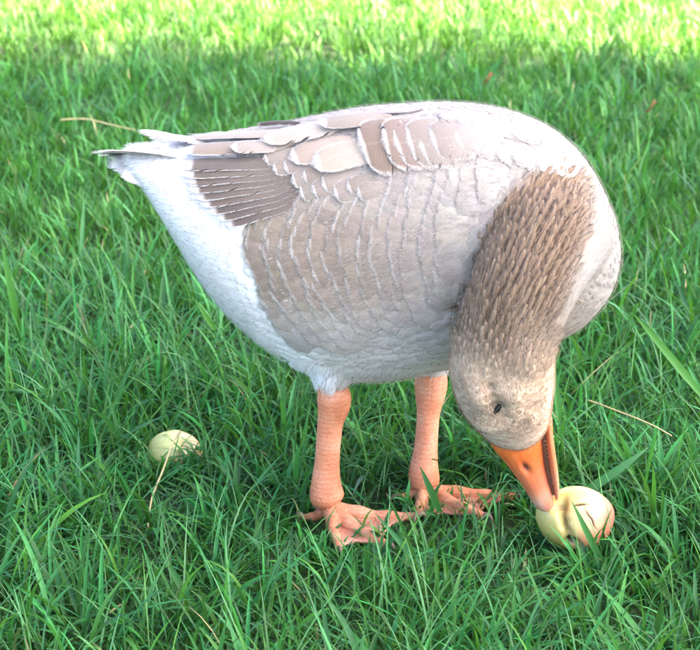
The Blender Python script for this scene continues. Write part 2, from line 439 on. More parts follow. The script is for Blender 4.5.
# ------------------------------------------------------------------ feathers
def near(p): r = BV.find_nearest(p); return r[0], r[1]
def vane(U, tip=.45, base=.3):
    """half-width profile 0..1 along the shaft"""
    a = min(1, (U / base)) ** .55 if U < base else 1
    b = 1 if U < 1 - tip else math.sqrt(max(0, 1 - ((U - 1 + tip) / tip) ** 2.4))
    return max(a * b, .05)
def feather(p0, d, L, W, off0, off1, nu, nv, colr, rim, tip=.45, base=.3, camber=.0015, jit=0, curl=0, tilt=0):
    """a vane laid over the body surface from p0 along d; returns verts, quads, colours, uvs"""
    P, N = near(p0); d = (d - N * d.dot(N)).normalized()
    cs, st = [(P, N, d)], L / nu
    for i in range(nu):
        q, n = near(P + d * st); dd = q - P
        if dd.length < st * .3: q = P + d * st; n = N
        nd = (q - P).normalized(); nd = (nd - n * nd.dot(n)).normalized()
        P, N, d = q, n, nd; cs.append((P, N, d))
    V, C, U2 = [], [], []
    for i, (P, N, d) in enumerate(cs):
        u = i / nu; w = W * .5 * vane(u, tip, base); sd = N.cross(d)
        for j in range(nv + 1):
            v = 2 * j / nv - 1
            q, n = near(P + sd * (v * w))
            n = (n + N).normalized()
            h = lerp(off0, off1, u ** 1.3) - camber * v * v + curl * max(0, u - .7)
            if tilt: h += tilt * v * (1 if sd.z < 0 else -1) * min(1, u * 2)
            if jit: h += random.uniform(-jit, jit)
            V.append(q + n * h); C.append((*colr, rim * (.25 + .75 * u ** 1.5))); U2.append((u, j / nv))
    Q = [(i * (nv + 1) + j, (i + 1) * (nv + 1) + j, (i + 1) * (nv + 1) + j + 1, i * (nv + 1) + j + 1) for i in range(nu) for j in range(nv)]
    return V, Q, C, U2
def free_feather(p0, p1, up, W, colr, rim, bend=0.0, nu=12, nv=6, tip=.3, base=.2, camber=.002):
    ax = p1 - p0; L = ax.length; d = ax.normalized(); sd = up.cross(d).normalized(); n = d.cross(sd)
    V, C, U2 = [], [], []
    for i in range(nu + 1):
        u = i / nu; w = W * .5 * vane(u, tip, base)
        for j in range(nv + 1):
            v = 2 * j / nv - 1
            V.append(p0 + d * (L * u) + sd * (v * w) + n * (bend * 4 * u * (1 - u) - camber * v * v)); C.append((*colr, rim)); U2.append((u, j / nv))
    Q = [(i * (nv + 1) + j, (i + 1) * (nv + 1) + j, (i + 1) * (nv + 1) + j + 1, i * (nv + 1) + j + 1) for i in range(nu) for j in range(nv)]
    return V, Q, C, U2

goose = bpy.data.objects.new('goose', None); col.objects.link(goose)
goose.location = (0, 0, 0)
tag(goose, 'grey-brown and white goose bending its neck down to peck at an apple on the grass', 'goose')
def part(name, me, mat, parent=goose, kind=None):
    o = link(name, me, mat, parent)
    if kind: o['kind'] = kind
    return o
def single(name, f, parent=goose):
    g = Geo(); g.add(*f); return part(name, g.mesh(name), M_FEATHER, parent)
def jc(c, a=.06):
    k = 1 + random.uniform(-a, a); return tuple(min(.85, max(.01, x * k * (1 + random.uniform(-.02, .02)))) for x in c)

# body surface
cc = []
for v in body_me.vertices:
    c, r_, z = plumage(v.co)
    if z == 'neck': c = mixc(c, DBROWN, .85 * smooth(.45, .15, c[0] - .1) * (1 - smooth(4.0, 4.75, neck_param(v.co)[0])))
    if z == 'head':
        bx, by = px_of(v.co)
        dk = math.exp(-((bx - 520) ** 2 + ((by - 428) * 1.6) ** 2) / 260) * .5 + math.exp(-((bx - 497) ** 2 + (by - 405) ** 2) / 60) * .75
        c = mixc(c, DBROWN, min(.85, dk))
    cc.append((*c, 1))
set_col(body_me, cc)
body = part('body', body_me, M_DOWN)

# contour plumage: thousands of small vanes laid like shingles (one mass)
def area_samples(me, n, seed):
    r = np.random.default_rng(seed); co = get_co(me)
    me.calc_loop_triangles(); tri = np.empty(len(me.loop_triangles) * 3, np.int32); me.loop_triangles.foreach_get('vertices', tri); tri = tri.reshape(-1, 3)
    a, b, c = co[tri[:, 0]], co[tri[:, 1]], co[tri[:, 2]]
    ar = np.linalg.norm(np.cross(b - a, c - a), axis=1); i = r.choice(len(tri), n, p=ar / ar.sum())
    u, v = r.random((n, 1)), r.random((n, 1)); f = u + v > 1; u = np.where(f, 1 - u, u); v = np.where(f, 1 - v, v)
    return a[i] + (b - a)[i] * u + (c - a)[i] * v
def thin(pts, dist):
    cell = {}; keep = []
    for p in pts:
        k = tuple(int(math.floor(x / dist)) for x in p); ok = True
        for i in (-1, 0, 1):
            for j in (-1, 0, 1):
                for l in (-1, 0, 1):
                    for q in cell.get((k[0] + i, k[1] + j, k[2] + l), ()):
                        if (p[0] - q[0]) ** 2 + (p[1] - q[1]) ** 2 + (p[2] - q[2]) ** 2 < dist * dist: ok = False; break
                    if not ok: break
                if not ok: break
            if not ok: break
        if ok: cell.setdefault(k, []).append(p); keep.append(p)
    return keep
G = Geo()
for p in thin(area_samples(body_me, 26000, 2), .0085):
    c, rim, zone = plumage(p)
    if zone == 'head' or (zone == 'neck' and neck_param(p)[0] > 2.0): continue
    d = flow(p); d = (d + Vector((random.uniform(-.12, .12), random.uniform(-.12, .12), random.uniform(-.12, .12)))).normalized()
    bx, by = px_of((p[0], YC - abs(p[1] - YC), p[2]))
    big = 1.0 + .5 * smooth(480, 300, bx) * smooth(360, 300, by)
    sm = max(smooth(470, 560, bx), smooth(150, 110, by)); big *= 1 - .3 * sm
    L = .026 * big * random.uniform(.85, 1.15); W = .019 * big
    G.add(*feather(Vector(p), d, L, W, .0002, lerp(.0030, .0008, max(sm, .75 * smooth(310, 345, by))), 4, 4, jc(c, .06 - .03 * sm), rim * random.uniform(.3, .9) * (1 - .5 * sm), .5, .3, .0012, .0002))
part('contour_plumage', G.mesh('contour_plumage'), M_FEATHER, kind='stuff')

# neck: lance-shaped tufts standing in furrowed rows
G = Geo(); NS = len(NECK_PATH)
rows_n = 41
for rI in range(rows_n):
    s = 5.0 + (rI % 2) * .28
    while s < 30.5:
        i = int(s); fr = s - i; row = NECK_PATH[i] * (1 - fr) + NECK_PATH[min(i + 1, NS - 1)] * fr
        c0 = Vector(row[:3]); t = Vector(NP3[min(i + 1, NS - 1)] - NP3[max(i - 1, 0)]).normalized()
        a1 = Vector((1, 0, 0)); a1 = (a1 - t * a1.dot(t)).normalized(); a2 = t.cross(a1)
        th = 2 * math.pi * rI / rows_n + .030 * (s - 6) + random.uniform(-.02, .02) + .05 * math.sin(s * .45 + rI * .8)
        dirv = a1 * math.cos(th) + a2 * math.sin(th)
        hit = BV.ray_cast(c0, dirv, .12)
        stp = random.uniform(.55, .95)
        s += stp
        if hit[0] is None: continue
        # walk outwards to the outer skin (the neck starts inside the breast)
        p = hit[0]
        c, rim, zone = plumage(p)
        if zone == 'body': continue
        bx, by = px_of(p)
        fadeh = smooth(23, 30.5, s)
        dcol = mixc(jc(c, .22), (.46, .34, .23), random.uniform(0, .32))
        d = -t + Vector((random.uniform(-.12, .12), random.uniform(-.12, .12), random.uniform(-.12, .12)))
        L = random.uniform(.022, .032) * (1 - .35 * fadeh); W = random.uniform(.0064, .0084)
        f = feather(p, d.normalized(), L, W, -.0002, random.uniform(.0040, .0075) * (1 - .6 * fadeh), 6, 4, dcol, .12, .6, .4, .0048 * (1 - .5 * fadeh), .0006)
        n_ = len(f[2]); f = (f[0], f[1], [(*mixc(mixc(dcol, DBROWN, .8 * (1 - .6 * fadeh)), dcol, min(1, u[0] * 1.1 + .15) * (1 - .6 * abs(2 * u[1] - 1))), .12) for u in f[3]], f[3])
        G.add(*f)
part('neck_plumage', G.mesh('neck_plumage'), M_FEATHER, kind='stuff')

# fuzz: fine loose barbs on head, rump, belly and along every outline
def fuzz(name, pts, lmin, lmax, wid, lift, tint, seed, off=.0002, wild=.45):
    r = random.Random(seed); V, Q, C, U2 = [], [], [], []
    for p in pts:
        res = tint(p)
        if res is None: continue
        c, k = res; P = Vector(p); q, n = near(P); d = flow(p)
        d = (d + Vector((r.uniform(-wild, wild), r.uniform(-wild, wild), r.uniform(-wild, wild)))).normalized()
        d = (d - n * d.dot(n)).normalized(); sd = n.cross(d); L = r.uniform(lmin, lmax) * k
        f = 1 + r.uniform(-.22, .22); c4 = tuple(min(.86, x * f) for x in c) + (1,)
        b = len(V); a0 = q + n * (off * (2.2 if p[1] < -.13 else 1)); a1 = a0 + d * (L * .55) + n * (L * lift * .75); a2 = a0 + d * L + n * (L * lift)
        V += [a0 - sd * wid, a0 + sd * wid, a1 + sd * wid * .8, a1 - sd * wid * .8, a2 + sd * wid * .15, a2 - sd * wid * .15]
        Q += [(b, b + 1, b + 2, b + 3), (b + 3, b + 2, b + 4, b + 5)]; C += [c4] * 6; U2 += [(0, 0)] * 6
    part(name, mesh_np(name, V, Q, C, U2), M_FUZZ, kind='stuff')
def tint_head(p):
    t, d, row = neck_param(p)
    if t < 3.6 or p[1] > -.06 or d > row[3] * 1.4: return None
    bx, by = px_of(p)
    if (p - EYE_A).dot(p - EYE_A) < .0050 ** 2: return None
    m = mixc(BROWN, TAN, smooth(3.9, 5.2, t)); m = mixc(m, (.58, .48, .37), smooth(500, 530, bx) * smooth(440, 400, by) * .55)
    m = mixc(m, (.20, .14, .09), math.exp(-((bx - 520) ** 2 + ((by - 428) * 1.5) ** 2) / 240) * .55)
    m = mixc(m, (.24, .165, .105), math.exp(-((bx - 472) ** 2 + ((by - 415)) ** 2) / 900) * .35)
    if random.random() < .14: m = mixc(m, DBROWN, .4)
    return m, (.8 if by > 425 else 1.0)
EYE_A = np.array(EYE_P)
hp = [p for p in area_samples(body_me, 170000, 4) if p[1] < -.09 and p[2] < .34]
fuzz('head_down', hp, .0035, .0065, .00035, .30, tint_head, 1)
def tint_body(p):
    c, rim, zone = plumage(p)
    if zone == 'head': return None
    if zone == 'neck': return (mixc(jc(c, .2), (.45, .33, .23), random.random() * .4), .7) if random.random() < .6 else None
    w = c[0] > .66
    if not w and random.random() < .6: return None
    bx, by = px_of((p[0], YC - abs(p[1] - YC), p[2])); ln = np.interp(by, [150, 190, 240, 300, 355, 375], [246, 246, 254, 274, 306, 320])
    if (ln - 24 < bx < ln + 6 and by < 358) or (w and bx > ln - 24 and by < 358): return None
    return mixc(c, (.8, .77, .74), .05), (1.25 if w else .8)
fuzz('loose_down', area_samples(body_me, 110000, 6), .005, .010, .00024, .28, tint_body, 2, .0018, .22)

# wing and tail feathers, one object each; the far side mirrors the near side
def surf_feather(name, b, t, wpx, colr, rim, off0, off1, mirror=True, tip=.4, base=.25, camber=.002, nu=9, nv=6, tilt=0):
    P0, n0 = cam_hit(b[0], b[1], BV); P1, n1 = cam_hit(t[0], t[1], BV)
    if P0 is None or P1 is None: return
    d = (P1 - P0); L = d.length * 1.02; W = wpx / scale_at(P0.y, b[1])
    single(name, feather(P0, d.normalized(), L, W, off0, off1, nu, nv, jc(colr, .05), rim, tip, base, camber, tilt=tilt))
    if mirror:
        Pm = Vector((P0.x, 2 * YC - P0.y, P0.z)); dm = Vector((d.x, -d.y, d.z)).normalized()
        single(name, feather(Pm, dm, L, W, off0, off1, nu, nv, jc(colr, .05), rim, tip, base, camber, tilt=tilt))
DK, MID, CR = (.105, .084, .072), (.20, .155, .122), (.36, .305, .24)
# stacked secondaries
for k in range(9):
    t = (182 + 1.2 * k + .62 * k * k * .85, 171 + 6.4 * k)
    b = (286 + 2 * k, 163 + 4.4 * k)
    surf_feather('flight_feather', b, (min(t[0], 240), t[1]), 21, mixc(DK, MID, .15 + .04 * (k % 3)), .9, .003, .0125 - .0008 * k, tip=.30, camber=.0006, tilt=.0030)
# tertials over them
for b, t, w, c, o in (((300, 125), (150, 135), 25, mixc(CR, MID, .2), .011), ((298, 133), (166, 146), 25, mixc(CR, MID, .55), .014), ((296, 145), (182, 159), 26, mixc(MID, CR, .15), .0175),
                   ((310, 121), (215, 124), 24, mixc(CR, MID, .3), .0095), ((285, 146), (233, 157), 24, mixc(MID, LIL, .4), .020)):
    surf_feather('tertial_feather', b, t, w, c, .85, .004, o * .8, tip=.36, mirror=False, tilt=.0022, camber=.001)
# big pale scapulars and coverts
for b, t, w, c, o in (((352, 122), (262, 146), 40, CR, .0145), ((352, 140), (290, 162), 36, mixc(CR, MID, .4), .011), ((390, 145), (312, 168), 38, CR, .0145), ((392, 117), (319, 131), 38, mixc(MID, TAUPE, .5), .0155),
                   ((340, 114), (285, 120), 20, mixc(CR, LIL, .5), .005), ((425, 110), (352, 117), 22, mixc(MID, LIL, .6), .004)):
    surf_feather('scapular_feather', b, t, w, c, .8, .003, o * .68, tip=.48, mirror=False, tilt=.0018, camber=.001)
for k, (tx, ty, w) in enumerate([(360, 152, 82), (382, 147, 78), (394, 150, 74), (406, 147, 74), (417, 151, 68), (429, 145, 62), (441, 148, 54), (453, 143, 50)]):
    surf_feather('scapular_feather', (tx + 50, ty - 13 + (k % 2) * 4), (tx, ty), w, mixc((.18, .132, .10), LIL, .10 * k), .8 - .05 * k, .003, .0108 - .0009 * k + .0004 * (k % 2), mirror=False, tip=.5, camber=.0012, nv=10)
for k in range(9):
    for j in range(2):
        surf_feather('scapular_feather', (476 + 13 * k, 112 + 3.6 * k + 22 * j), (440 + 13 * k + (k % 3) * 3, 122 + 3.2 * k + 23 * j), 30, mixc(LIL, GREYW, .1 * (k % 3)), .45, .0012, .0045, mirror=False, tip=.5, nu=6, nv=4)
for k, (tx, ty) in enumerate([(264, 163), (273, 173), (284, 171), (292, 184), (303, 180), (312, 193), (322, 187), (334, 196), (347, 190), (357, 196), (300, 196)]):
    surf_feather('wing_covert', (tx + 36, ty - 13), (tx, ty), random.uniform(21, 28), mixc(MID, LIL, .25 + .05 * (k % 4)), .7, .002, .0062, tip=.5, camber=.0012)
# flank: feathers whose tips line up in long upright arcs
ARC_Y = [180, 205, 230, 255, 298, 330, 360]
nfl = 0
for k in range(15):
    xk = 245 + 15.5 * k + random.uniform(-3, 3); fl = 1 - .6 * smooth(2, 12, k)
    arc = [34 * fl, 17 * fl, 4 * fl, 0, 14 * fl, 35 * fl, 62 * fl]
    y = 203 - 2.2 * k + random.uniform(-4, 4); lo = np.interp(k, [0, 1, 3, 5, 14], [350, 352, 348, 335, 312]); j = 0
    y = max(y, 176)
    while y < lo:
        x = xk + np.interp(y, ARC_Y, arc) + random.uniform(-2.0, 2.0) + 2.4 * math.sin(y * .07 + k * 2.3)
        sl = (np.interp(y + 6, ARC_Y, arc) - np.interp(y - 6, ARC_Y, arc)) / 12
        dn = Vector((-1, sl + .10)).normalized(); Ln = random.uniform(32, 38)
        b = (x - dn.x * Ln, y - dn.y * Ln)
        P, n = cam_hit(*b, BV); j += 1
        yy = y; y += random.uniform(9.5, 11.5)
        if P is None: continue
        if P.y < -.145 or plumage(P)[2] != 'body' or neck_param(P)[1] < neck_param(P)[2][3] * 1.15: continue
        c = mixc(mixc((.25, .197, .152), LIL, smooth(290, 460, x) * .85), GREYW, smooth(285, 345, yy) * .6)
        c = mixc(c, LIL, smooth(225, 185, yy) * .6); nfl += 1
        surf_feather('flank_feather', b, (x, yy), random.uniform(30, 42), jc(c, .10), random.uniform(.15, .62) * (1 - .55 * smooth(330, 460, x)) * (1 - .5 * smooth(290, 340, yy)), .0010, .0040 + .00012 * (j % 2), mirror=False, tip=.24, nu=5, nv=4, camber=.0010)
# tail: fan of stiff feathers beyond the rump, white below
tb = at(190, 162, YC)
up = Vector((.15, 0, 1)).normalized()
for i in range(9):
    f = (i - 4) / 4
    tip_p = at(91, 152, YC) + Vector((.016 * f * f + .004 * (i % 2), .040 * f, -.016 * f - .002 * abs(f)))
    c = mixc((.30, .255, .23), GREYW, .35 * abs(f))
    single('tail_feather', free_feather(tb + Vector((0, .03 * f, .0012 * (4 - abs(i - 4)) - .012 * f)), tip_p, Vector((.15, .38, 1)).normalized(), .022, c, .85, .003))
for (b, t, w, Y) in (((185, 180), (104, 159), .026, YC - .012), ((190, 195), (118, 166), .030, YC - .026), ((205, 200), (112, 161), .028, YC + .02)):
    single('undertail_feather', free_feather(at(*b, Y), at(*t, Y), Vector((.25, -.55, .8)).normalized(), w, mixc(WHITE, GREYW, .4), .2, .005, camber=.004))
for (b, t, Y) in (((196, 143), (136, 130), .0), ((205, 142), (146, 135), -.03)):
    single('primary_and_shade_strip', free_feather(at(*b, Y), at(*t, Y), Vector((.1, -.35, 1)).normalized(), .013, LIL, .5, .003))
single('primary_and_shade_strip', free_feather(at(300, 122, -.02), at(254, 124, -.02), Vector((.1, -.5, 1)).normalized(), .008, (.06, .05, .045), .2, .002))  # dark strip standing in for the shaded gap under a feather

# ------------------------------------------------------------------ goose: eye, beak
def ellipsoid(name, c, ax, rad, mat, parent, seg=20):
    bm = bmesh.new(); bmesh.ops.create_uvsphere(bm, u_segments=seg, v_segments=seg // 2, radius=1)
    z = ax[2].normalized(); x = (ax[0] - z * ax[0].dot(z)).normalized(); y = z.cross(x)
    m = Matrix((x, y, z)).transposed()
    for v in bm.verts: v.co = c + m @ Vector((v.co.x * rad[0], v.co.y * rad[1], v.co.z * rad[2]))
    me = bpy.data.meshes.new(name); bm.to_mesh(me); bm.free(); return part(name, shade(me), mat, parent)
eye = ellipsoid('eye', EYE_P - EYE_N * .0012, (Vector((.55, 0, .83)), None, EYE_N), (.0084, .0034, .0040), M_EYE, goose)
# eyelid: thin raised rim round the slit
rim_pts = []
xa = Vector((.55, 0, .83)); xa = (xa - EYE_N * xa.dot(EYE_N)).normalized(); ya = EYE_N.cross(xa)
bm = bmesh.new(); rings = []
for i in range(25):
    a = 2 * math.pi * i / 24; c = EYE_P + xa * (.0086 * math.cos(a)) + ya * (.0036 * math.sin(a)) + EYE_N * .0000
    o = (xa * math.cos(a) + ya * math.sin(a)).normalized(); rings.append(ring(c, o, EYE_N, .0012, .0012, 8))
loft_bm(bm, rings, False); me = bpy.data.meshes.new('eyelid'); bm.to_mesh(me); bm.free()
part('eyelid', shade(me), mat_plain('eyelid_skin', (.22, .15, .095), .8), eye)

def px_loft(rows, n=20, sub=5):
    """rows: left px, right px, y, half depth -> rings whose long axis joins the two outline points"""
    bm = bmesh.new(); rings = []
    for r_ in catmull([(*a, *b, Y, dp) for a, b, Y, dp in rows], sub):
        A, B = at(r_[0], r_[1], r_[4]), at(r_[2], r_[3], r_[4]); c = (A + B) * .5; v = (B - A) * .5
        rings.append(ring(c, v.normalized(), Vector((0, 1, 0)), max(v.length, .0008), max(r_[5], .0008), n, 2.3))
    loft_bm(bm, rings); return bm
bm = px_loft([((486, 437), (540, 421), -.150, .021), ((494, 449), (541.5, 434), -.147, .0225), ((503, 459), (543, 447), -.144, .0215), ((513, 472), (544.5, 461), -.139, .020), ((523, 486), (548, 477), -.134, .018),
              ((529.5, 497), (551.5, 491), -.130, .0165), ((534.5, 504.5), (553, 499), -.127, .0145), ((541, 509), (553.5, 504), -.125, .010), ((547, 508), (551, 507), -.124, .002)])
me = remeshed(bm, .0012, 4, 'upper_mandible')
UB = BVHTree.FromPolygons([v.co for v in me.vertices], [tuple(p.vertices) for p in me.polygons])
NOS, NON = cam_hit(526, 469, UB)
co = get_co(me).copy(); vd = (cam_hit(530, 475, UB)[0] - cam_hit(522, 462, UB)[0]).normalized()
dl = co - np.array(NOS); al = dl @ np.array(vd); pr = np.linalg.norm(dl - al[:, None] * np.array(vd), axis=1)
g_ = np.exp(-(al / .0085) ** 2 - (pr / .0034) ** 2); co += np.array(-NON) * (g_ * .0045)[:, None]
me.vertices.foreach_set('co', co.ravel()); me.update()
cols = []
for v, g in zip(me.vertices, g_):
    bx, by = px_of(v.co); tt = smooth(485, 505, by + .3 * (bx - 540))
    c = mixc((.60, .125, .026), (.60, .165, .075), smooth(450, 490, by))
    c = mixc(c, (.64, .36, .25), tt); c = mixc(c, (.60, .15, .10), smooth(540, 550, bx) * smooth(455, 480, by) * .8)
    n_ = math.sin(bx * .31 + by * .17) * math.sin(by * .23 - bx * .11); c = mixc(c, (.66, .20, .05), .35 * max(0, n_))
    c = mixc(c, (.13, .04, .03), min(1, max(0, g * 2.4 - 1.0))); cols.append((*c, 1))
set_col(me, cols)
beak = part('upper_mandible', me, M_BEAK)
bm = px_loft([((543, 419), (552, 416), -.146, .017), ((544, 434), (552.5, 431), -.145, .0185), ((547, 455), (555.5, 453), -.142, .0175), ((550, 473), (558, 472), -.137, .015), ((553, 487), (559, 487), -.131, .0115), ((555, 497), (558, 497), -.127, .006), ((556, 500), (557, 500), -.126, .002)])
me = remeshed(bm, .0012, 3, 'lower_mandible')
set_col(me, [(*mixc((.56, .16, .065), (.58, .24, .14), smooth(455, 495, px_of(v.co)[1])), 1) for v in me.vertices]); part('lower_mandible', me, M_BEAK)
bm = px_loft([((535, 424), (550, 421), -.146, .014), ((538, 442), (551, 440), -.142, .0135), ((542, 465), (554, 462), -.137, .012), ((547, 484), (556, 482), -.131, .009), ((551, 494), (556, 493), -.128, .004)], 16, 4)
me = bpy.data.meshes.new('mouth_lining'); bm.to_mesh(me); bm.free(); part('mouth_lining', shade(me), M_MOUTH)
lam = None
for k in range(12):
    f = k / 11; p = at(lerp(546.0, 553.4, f), lerp(441, 484, f), lerp(-.1590, -.144, f)); ax = Vector((-1, -.35, .1)).normalized()
    if lam is None:
        bm = bmesh.new(); loft_bm(bm, [ring(ax * (.0028 * s_), Vector((0, 0, 1)), ax.cross(Vector((0, 0, 1))), r_, r_, 6) for s_, r_ in ((0, .0010), (.5, .0009), (1, .0003))])
        lam = bpy.data.meshes.new('lamella'); bm.to_mesh(lam); bm.free()
    o = part('lamella', lam, M_LAMELLA); o.location = p; o.scale = (.65, .65, .65)

# ------------------------------------------------------------------ goose: legs and feet
def leg(rows, toes, hind):
    bm = bmesh.new(); rr = []
    for (px, py, Y, w) in rows:
        p = at(px, py, Y); r1 = w * .44 / scale_at(Y, py); rr.append((p.x, p.y, p.z, r1, r1 * .92))
    loft_bm(bm, tube_rings(catmull(rr, 5), 18))
    A = Vector(rr[-1][:3]); A.z = max(.012, A.z - .006); ends = []
    def toe(off, r0, r1):
        e = Vector((A.x + off[0], A.y + off[1], .007)); mid = (A + e) * .5; mid.z = max(.010, mid.z * .72)
        pts = [(*A, r0, r0)]
        for t in (.2, .34, .5, .66, .82, .94, 1):
            q = A.lerp(mid, t * 2) if t < .5 else mid.lerp(e, t * 2 - 1); b = 1.12 if t in (.34, .66, .94) else .9
            r = lerp(r0, r1, t) * b; pts.append((*q, r, r * .85))
        loft_bm(bm, tube_rings(catmull(pts, 3), 12, Vector((0, 0, 1)))); ends.append((A.copy(), mid, e)); return e
    E = [toe(o, .0105, .0048) for o in toes]; 
    if hind: toe(hind, .008, .004)
    me = remeshed(bm, .0016, 3, 'leg'); o = part('leg', me, M_LEG)
    # web between the three front toes
    for a, b in zip(range(len(toes) - 1), range(1, len(toes))):
        V, n1, n2 = [], 8, 6
        (A0, ma, ea), (_, mb_, eb) = ends[a], ends[b]
        for s_ in (0.0015, -.0012):
            for i in range(n1 + 1):
                t = i / n1 * .93; pa = A0.lerp(ma, t * 2) if t < .5 else ma.lerp(ea, t * 2 - 1); pb = A0.lerp(mb_, t * 2) if t < .5 else mb_.lerp(eb, t * 2 - 1)
                for j in range(n2 + 1):
                    f = j / n2; q = pa.lerp(pb, f); q = q.lerp(A0, .16 * math.sin(math.pi * f) * t); q.z += s_ - .004 * math.sin(math.pi * f) + .0012 * math.sin(j * 2.1 + i)
                    V.append(q)
        k = (n1 + 1) * (n2 + 1); Q = []
        for i in range(n1):
            for j in range(n2):
                q = (i * (n2 + 1) + j, i * (n2 + 1) + j + 1, (i + 1) * (n2 + 1) + j + 1, (i + 1) * (n2 + 1) + j)
                Q.append(q); Q.append(tuple(x + k for x in reversed(q)))
        for i in range(n1):
            for j in (0, n2): Q.append((i * (n2 + 1) + j, (i + 1) * (n2 + 1) + j, (i + 1) * (n2 + 1) + j + k, i * (n2 + 1) + j + k))
        for j in range(n2): Q.append((n1 * (n2 + 1) + j, n1 * (n2 + 1) + j + 1, n1 * (n2 + 1) + j + 1 + k, n1 * (n2 + 1) + j + k))
        part('web', mesh_np('web', V, Q), M_WEB, o)
    for (A0, m_, e) in ends:
        d = (e - m_); d.z = 0; d.normalize(); bm = bmesh.new()
        pts = [(*(e + d * (.012 * t) + Vector((0, 0, .002 + .003 * math.sin(math.pi * t) - .006 * t * t))), lerp(.004, .0006, t), lerp(.0035, .0006, t)) for t in (-.2, .2, .5, .8, 1)]
        loft_bm(bm, tube_rings(pts, 8, Vector((0, 0, 1)))); m2 = bpy.data.meshes.new('claw'); bm.to_mesh(m2); bm.free(); part('claw', shade(m2), M_CLAW, o)
    return o
leg([(333, 372, -.062, 32), (332, 386, -.062, 34), (334, 397, -.062, 39.5), (333.5, 408, -.062, 37), (330.5, 422, -.062, 30), (328.5, 442, -.063, 28.5), (327, 464, -.064, 29), (326, 482, -.065, 34), (327, 496, -.066, 40), (329, 503, -.067, 34)],
    [(.100, .014), (.064, -.050), (.012, -.060)], (-.03, .012))
leg([(431, 362, .036, 30), (431, 374, .034, 36), (431, 385, .030, 38), (430, 397, .026, 34), (428.5, 412, .020, 27), (427, 432, .014, 26), (425.5, 452, .008, 28), (424, 467, .003, 33), (424, 479, .000, 36), (425, 486, -.002, 33)],
    [(.108, -.004), (.066, -.052), (-.012, -.050)], (-.030, -.006))

# ------------------------------------------------------------------ apples
def apple(name, c, rad, axis, pits, paint, label, squash=(1, 1, 1)):
    bm = bmesh.new(); bmesh.ops.create_icosphere(bm, subdivisions=6, radius=1)
    me = bpy.data.meshes.new(name); bm.to_mesh(me); bm.free(); co = get_co(me).astype(float)
    ax = np.array(axis.normalized()); h = co @ ax
    lat = np.linalg.norm(co - h[:, None] * ax, axis=1)
    r = rad * (1 + .06 * lat - .05 * h) * (1 - .42 * np.exp(-(np.maximum(0, 1 - h) / .07)) - .22 * np.exp(-(np.maximum(0, 1 + h) / .05)))
    ang = np.arctan2(co[:, 1], co[:, 0]); r *= 1 + .012 * np.sin(5 * ang)
    dep = np.zeros(len(co))
    for (d, w, dp, L, ln) in pits:
        d = np.array(Vector(d).normalized()); l = None if L is None else np.array(Vector(L).normalized())
        q = co - d; 
        if l is None: g = np.exp(-(q * q).sum(1) / w ** 2)
        else:
            l = l - d * (l @ d); l /= np.linalg.norm(l); g = np.exp(-((co @ np.cross(d, l)) / w) ** 2 - (np.arctan2(co @ l, co @ d) / ln) ** 2)
        r -= rad * dp * g; dep = np.maximum(dep, g * (1 if w < .06 else (.8 if .1 < dp and d[2] < -.25 else .15)) * (dp > .03))
    out = co * r[:, None] * np.array(squash)
    me.vertices.foreach_set('co', out.astype(np.float32).ravel()); me.update()
    set_col(me, [(*paint(Vector(p), float(k)), 1) for p, k in zip(co, dep)])
    o = link(name, shade(me), M_APPLE); o.location = c; return tag(o, label, 'apple', 'apples lying in the grass')
C1 = at(575, 518, -.113)
V_ = Vector((0, -CP, SP))                       # towards the camera
def vdir(x, y): return Vector((1, 0, 0)) * x + Vector((0, SP, CP)) * y + V_ * math.sqrt(max(0, 1 - x * x - y * y))
def paint1(p, k):
    c = mixc((.60, .56, .18), (.74, .64, .34), smooth(-.5, .4, p.x))
    c = mixc(c, (.74, .25, .20), smooth(.1, .95, p.x * .9 - p.z * .35 + .1 * math.sin(9 * p.z + 4 * p.y)) * .9)
    c = mixc(c, (.62, .66, .25), smooth(.6, 1, p.z) * .4)
    return mixc(c, (.13, .05, .025), min(1, max(0, k * 1.7 - .5)))
